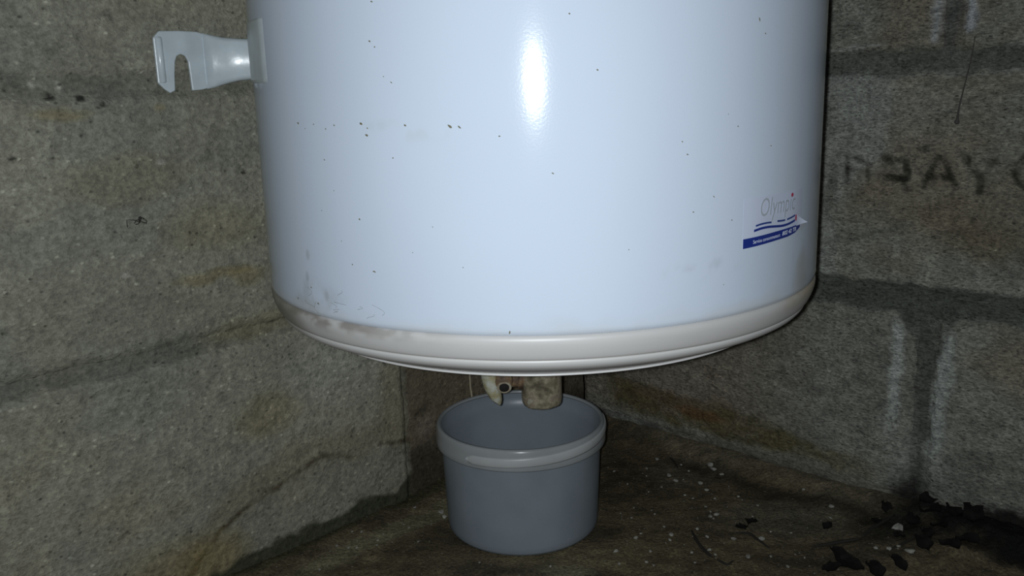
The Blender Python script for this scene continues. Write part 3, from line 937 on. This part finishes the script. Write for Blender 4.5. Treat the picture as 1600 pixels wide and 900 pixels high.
# sooty cobweb strand on the right wall, a clot of dirt at its end
p = smooth_path([wpt('R', .4775, .500, .004), wpt('R', .476, .478, .0055), wpt('R', .4700, .440, .006), wpt('R', .4685, .428, .0052), wpt('R', .4680, .419, .0045)], 5)
rad = list(np.interp(np.linspace(0, 1, len(p)), [0, .6, .85, .93, 1], [.0004, .0008, .0013, .0030, .0010]))
o = mesh('cobweb_strand', *tube(p, rad, 7), simple('sooty_web', (.055, .052, .047), .9, noise=.4, scale=400))
tag(o, 'sooty cobweb strand ending in a dark clot on the right wall', 'cobweb')

def fh(x, y): return float(floor_h(np.array([x]), np.array([y]))[0])

def crumb_mesh(seed):
    bm = bmesh.new()
    bmesh.ops.create_icosphere(bm, subdivisions=2, radius=1)
    r = random.Random(seed)
    k = [Vector((r.uniform(-1, 1), r.uniform(-1, 1), r.uniform(-1, 1))).normalized() for _ in range(7)]
    for v in bm.verts:
        q = v.co.copy()
        s_ = 1.0
        for kk in k:
            d_ = q.dot(kk)
            if d_ > .62: s_ = min(s_, .62 / d_)
        v.co = q * s_
        v.co.z *= .62
    me = bpy.data.meshes.new('mortar_crumb'); bm.to_mesh(me); bm.free()
    me.materials.append(M_CRUMB)
    return me
crumbs = [crumb_mesh(k) for k in range(5)]
peb_r = [(.177, .998, 7), (.16, .972, 5), (.183, .946, 8), (.189, .932, 7), (.204, .978, 5), (.228, .986, 5), (.236, .957, 10), (.237, .949, 9), (.216, .923, 8), (.22, .906, 7), (.21, .959, 5), (.245, .939, 6), (.169, .918, 5), (.192, .895, 5), (.2, .886, 4), (.209, .84, 7), (.217, .844, 8), (.223, .791, 8), (.253, .791, 10), (.193, .771, 6), (.197, .761, 5), (.228, .753, 8), (.19, .816, 5), (.197, .799, 6), (.343, .843, 8), (.337, .828, 5), (.319, .908, 5), (.262, .734, 6), (.268, .863, 5), (.252, .887, 4), (.325, .883, 5), (.124, .845, 4), (.16, .805, 7), (.122, .798, 8), (.098, .773, 8), (.098, .748, 6), (.133, .771, 5), (.174, .766, 5), (.1, .967, 5), (.126, .75, 5)]
peb_k = [(.389, .782, 16), (.346, .727, 13), (.382, .736, 12), (.357, .757, 7), (.368, .752, 9), (.378, .753, 7), (.448, .754, 7)]
peb_l = [(-.088, .87, 9), (-.083, .858, 8), (-.118, .88, 5), (-.14, .918, 6), (-.126, .888, 5), (-.159, .874, 4), (-.18, .799, 5), (-.223, .782, 7), (-.107, .805, 5), (-.102, .91, 5), (-.143, .881, 4), (-.041, .76, 4), (.03, .748, 5), (-.202, .757, 4), (-.167, .898, 4), (-.092, .918, 5)]
rnd = random.Random(11)
for _ in range(34):
    peb_r.append((rnd.uniform(.11, .33), rnd.uniform(.73, .97), rnd.uniform(2.5, 4.5)))
for _ in range(14):
    t = rnd.uniform(0, 1)
    peb_l.append((-.20 + .13 * t + rnd.uniform(-.01, .03), .80 + .10 * t + rnd.uniform(-.03, .01), rnd.uniform(2.5, 4.5)))
def put(lst, name, label, group):
    for x_, y_, s_ in lst:
        if x_ * NR[0] + y_ * NR[1] > .868 or x_ * NL[0] + y_ * NL[1] > .70: continue
        o = bpy.data.objects.new(name, rnd.choice(crumbs))
        COL.objects.link(o)
        dist = math.sqrt(x_ * x_ + y_ * y_ + .2)
        r = s_ * .5 * dist / 1300 * 1.15
        o.scale = (r * rnd.uniform(.85, 1.3), r * rnd.uniform(.7, 1.0), r * rnd.uniform(.7, 1.0))
        o.rotation_euler = (0, 0, rnd.uniform(0, 6.28))
        o.location = (x_, y_, fh(x_, y_) + r * .38)
        tag(o, label, 'crumb', group)
put(peb_r, 'mortar_crumb', 'small pale mortar crumb on the damp floor between bucket and right wall', 'crumbs between bucket and right wall')
put(peb_k, 'stone_chip', 'pale stone chip lying among the black leaves at lower right', 'stone chips among the black leaves')
put(peb_l, 'mortar_crumb', 'small pale mortar crumb at the foot of the left wall', 'crumbs at the foot of the left wall')

# rotten leaves
def leaf_mesh(seed):
    r = random.Random(seed)
    V, F = [], []
    nu, nv = 9, 5
    for i in range(nu):
        u = i / (nu - 1)
        wd = .42 * math.sin(PI * min(1, u * .96 + .03)) ** .7 * (1 + .18 * math.sin(9 * u + seed))
        for j in range(nv):
            v = (j / (nv - 1) - .5) * 2
            z = .16 * math.sin(4.3 * u + seed) * (1 - .3 * v) + .20 * v * v + .06 * r.uniform(-1, 1) + .12
            V.append(((u - .5) * 1.0, v * wd, z))
    return nu, nv, V, gridfaces(nu, nv)
leafs = []
for sd in range(5):
    nu, nv, V, F = leaf_mesh(sd * 3 + 1)
    V = np.array(V); V[:, 2] -= V[:, 2].min()
    me = bpy.data.meshes.new('leaf')
    me.from_pydata(V.tolist(), [], F.tolist())
    me.polygons.foreach_set('use_smooth', [True] * len(me.polygons))
    me.materials.append(M_LEAF)
    leafs.append(me)
lv_heap = [(.315, .738, 30), (.322, .726, 26), (.301, .723, 22), (.364, .722, 22), (.327, .809, 13), (.433, .812, 22), (.428, .795, 26), (.407, .79, 20), (.4, .747, 22), (.418, .734, 22),
           (.45, .79, 22), (.462, .775, 26), (.427, .772, 20), (.395, .825, 16), (.44, .742, 24), (.34, .715, 24), (.375, .80, 14), (.412, .766, 18), (.385, .768, 14)]
lv_bucket = [(.250, .823, 17), (.236, .812, 17)]
def putl(lst, label, group):
    for x_, y_, s_ in lst:
        o = bpy.data.objects.new('rotten_leaf', rnd.choice(leafs))
        COL.objects.link(o)
        r = s_ * math.sqrt(x_ * x_ + y_ * y_ + .2) / 1300 * 1.25
        o.scale = (r, r, r * .8)
        o.rotation_euler = (rnd.uniform(-.2, .2), rnd.uniform(-.2, .2), rnd.uniform(0, 6.28))
        o.location = (x_, y_, fh(x_, y_) + .0008)
        tag(o, label, 'leaf', group)
putl(lv_heap, 'curled black rotten leaf in the damp litter at lower right', 'rotten leaves at lower right')
putl(lv_bucket, 'curled black leaf on bare floor between bucket and leaf litter', 'pair of black leaves right of the bucket')

twigs = [([(.183, .809), (.184, .787), (.188, .769), (.193, .756)], .0019, 'curved dark twig on the floor right of the bucket'),
         ([(.193, 1.0), (.197, .986), (.198, .967)], .0012, 'short dark curved twig on the floor far behind the bucket'),
         ([(.229, .805), (.242, .803), (.248, .790), (.255, .772)], .0013, 'thin dark twig beside the pair of black leaves'),
         ([(.300, .773), (.327, .775), (.350, .774)], .0018, 'straight dark twig lying level before the leaf litter'),
         ([(.351, .777), (.371, .793), (.398, .810)], .0018, 'dark twig slanting into the leaf litter toward the right wall'),
         ([(.197, .752), (.204, .741), (.211, .746)], .0012, 'bent dark twig at the bottom edge right of the bucket'),
         ([(.362, .749), (.394, .762), (.414, .777)], .0013, 'thin dark twig among the pale stone chips')]
for pts, r, lab in twigs:
    P = smooth_path([(a, b_, fh(a, b_) + r * .8) for a, b_ in pts], 4)
    rad = list(np.interp(np.linspace(0, 1, len(P)), [0, .3, .8, 1], [r * .4, r, r * .9, r * .4]))
    o = mesh('twig', *tube(P, rad, 6), M_TWIG)
    tag(o, lab, 'twig')

# fine grit scattered over the floor: nobody could count it
rs = np.random.RandomState(5)
V, F = [], []
oct_ = np.array([(1, 0, 0), (0, 1, 0), (-1, 0, 0), (0, -1, 0), (0, 0, .8), (0, 0, -.3)])
of = [(0, 1, 4), (1, 2, 4), (2, 3, 4), (3, 0, 4)]
k = 0
while k < 2600:
    x_, y_ = rs.uniform(-.32, .52), rs.uniform(.66, 1.12)
    if x_ * NR[0] + y_ * NR[1] > .885 or x_ * NL[0] + y_ * NL[1] > .712 or math.hypot(x_ - BX, y_ - BY) < .088: 
        k += 1; continue
    if x_ + .55 * (y_ - .78) > .42 and rs.rand() < .95:
        k += 1; continue
    r = .0004 + .0008 * rs.rand() ** 2
    n0 = len(V)
    a = rs.rand() * 6
    R2 = np.array([[math.cos(a), -math.sin(a), 0], [math.sin(a), math.cos(a), 0], [0, 0, 1]])
    P = (oct_ * r * rs.uniform(.6, 1.2, (6, 1))) @ R2 + np.array([x_, y_, fh(x_, y_) + .0001])
    V += P.tolist()
    F += [tuple(i + n0 for i in q) for q in of]
    k += 1
o = mesh('floor_grit', V, F, simple('grit', (.13, .125, .10), .9, noise=.5, scale=150), None, (0.1, .9, 0), smooth=False)
tag(o, 'fine pale grit strewn over the damp brown floor', 'grit', kind='stuff')

for o in bpy.data.objects:
    if '_org' in o: del o['_org']
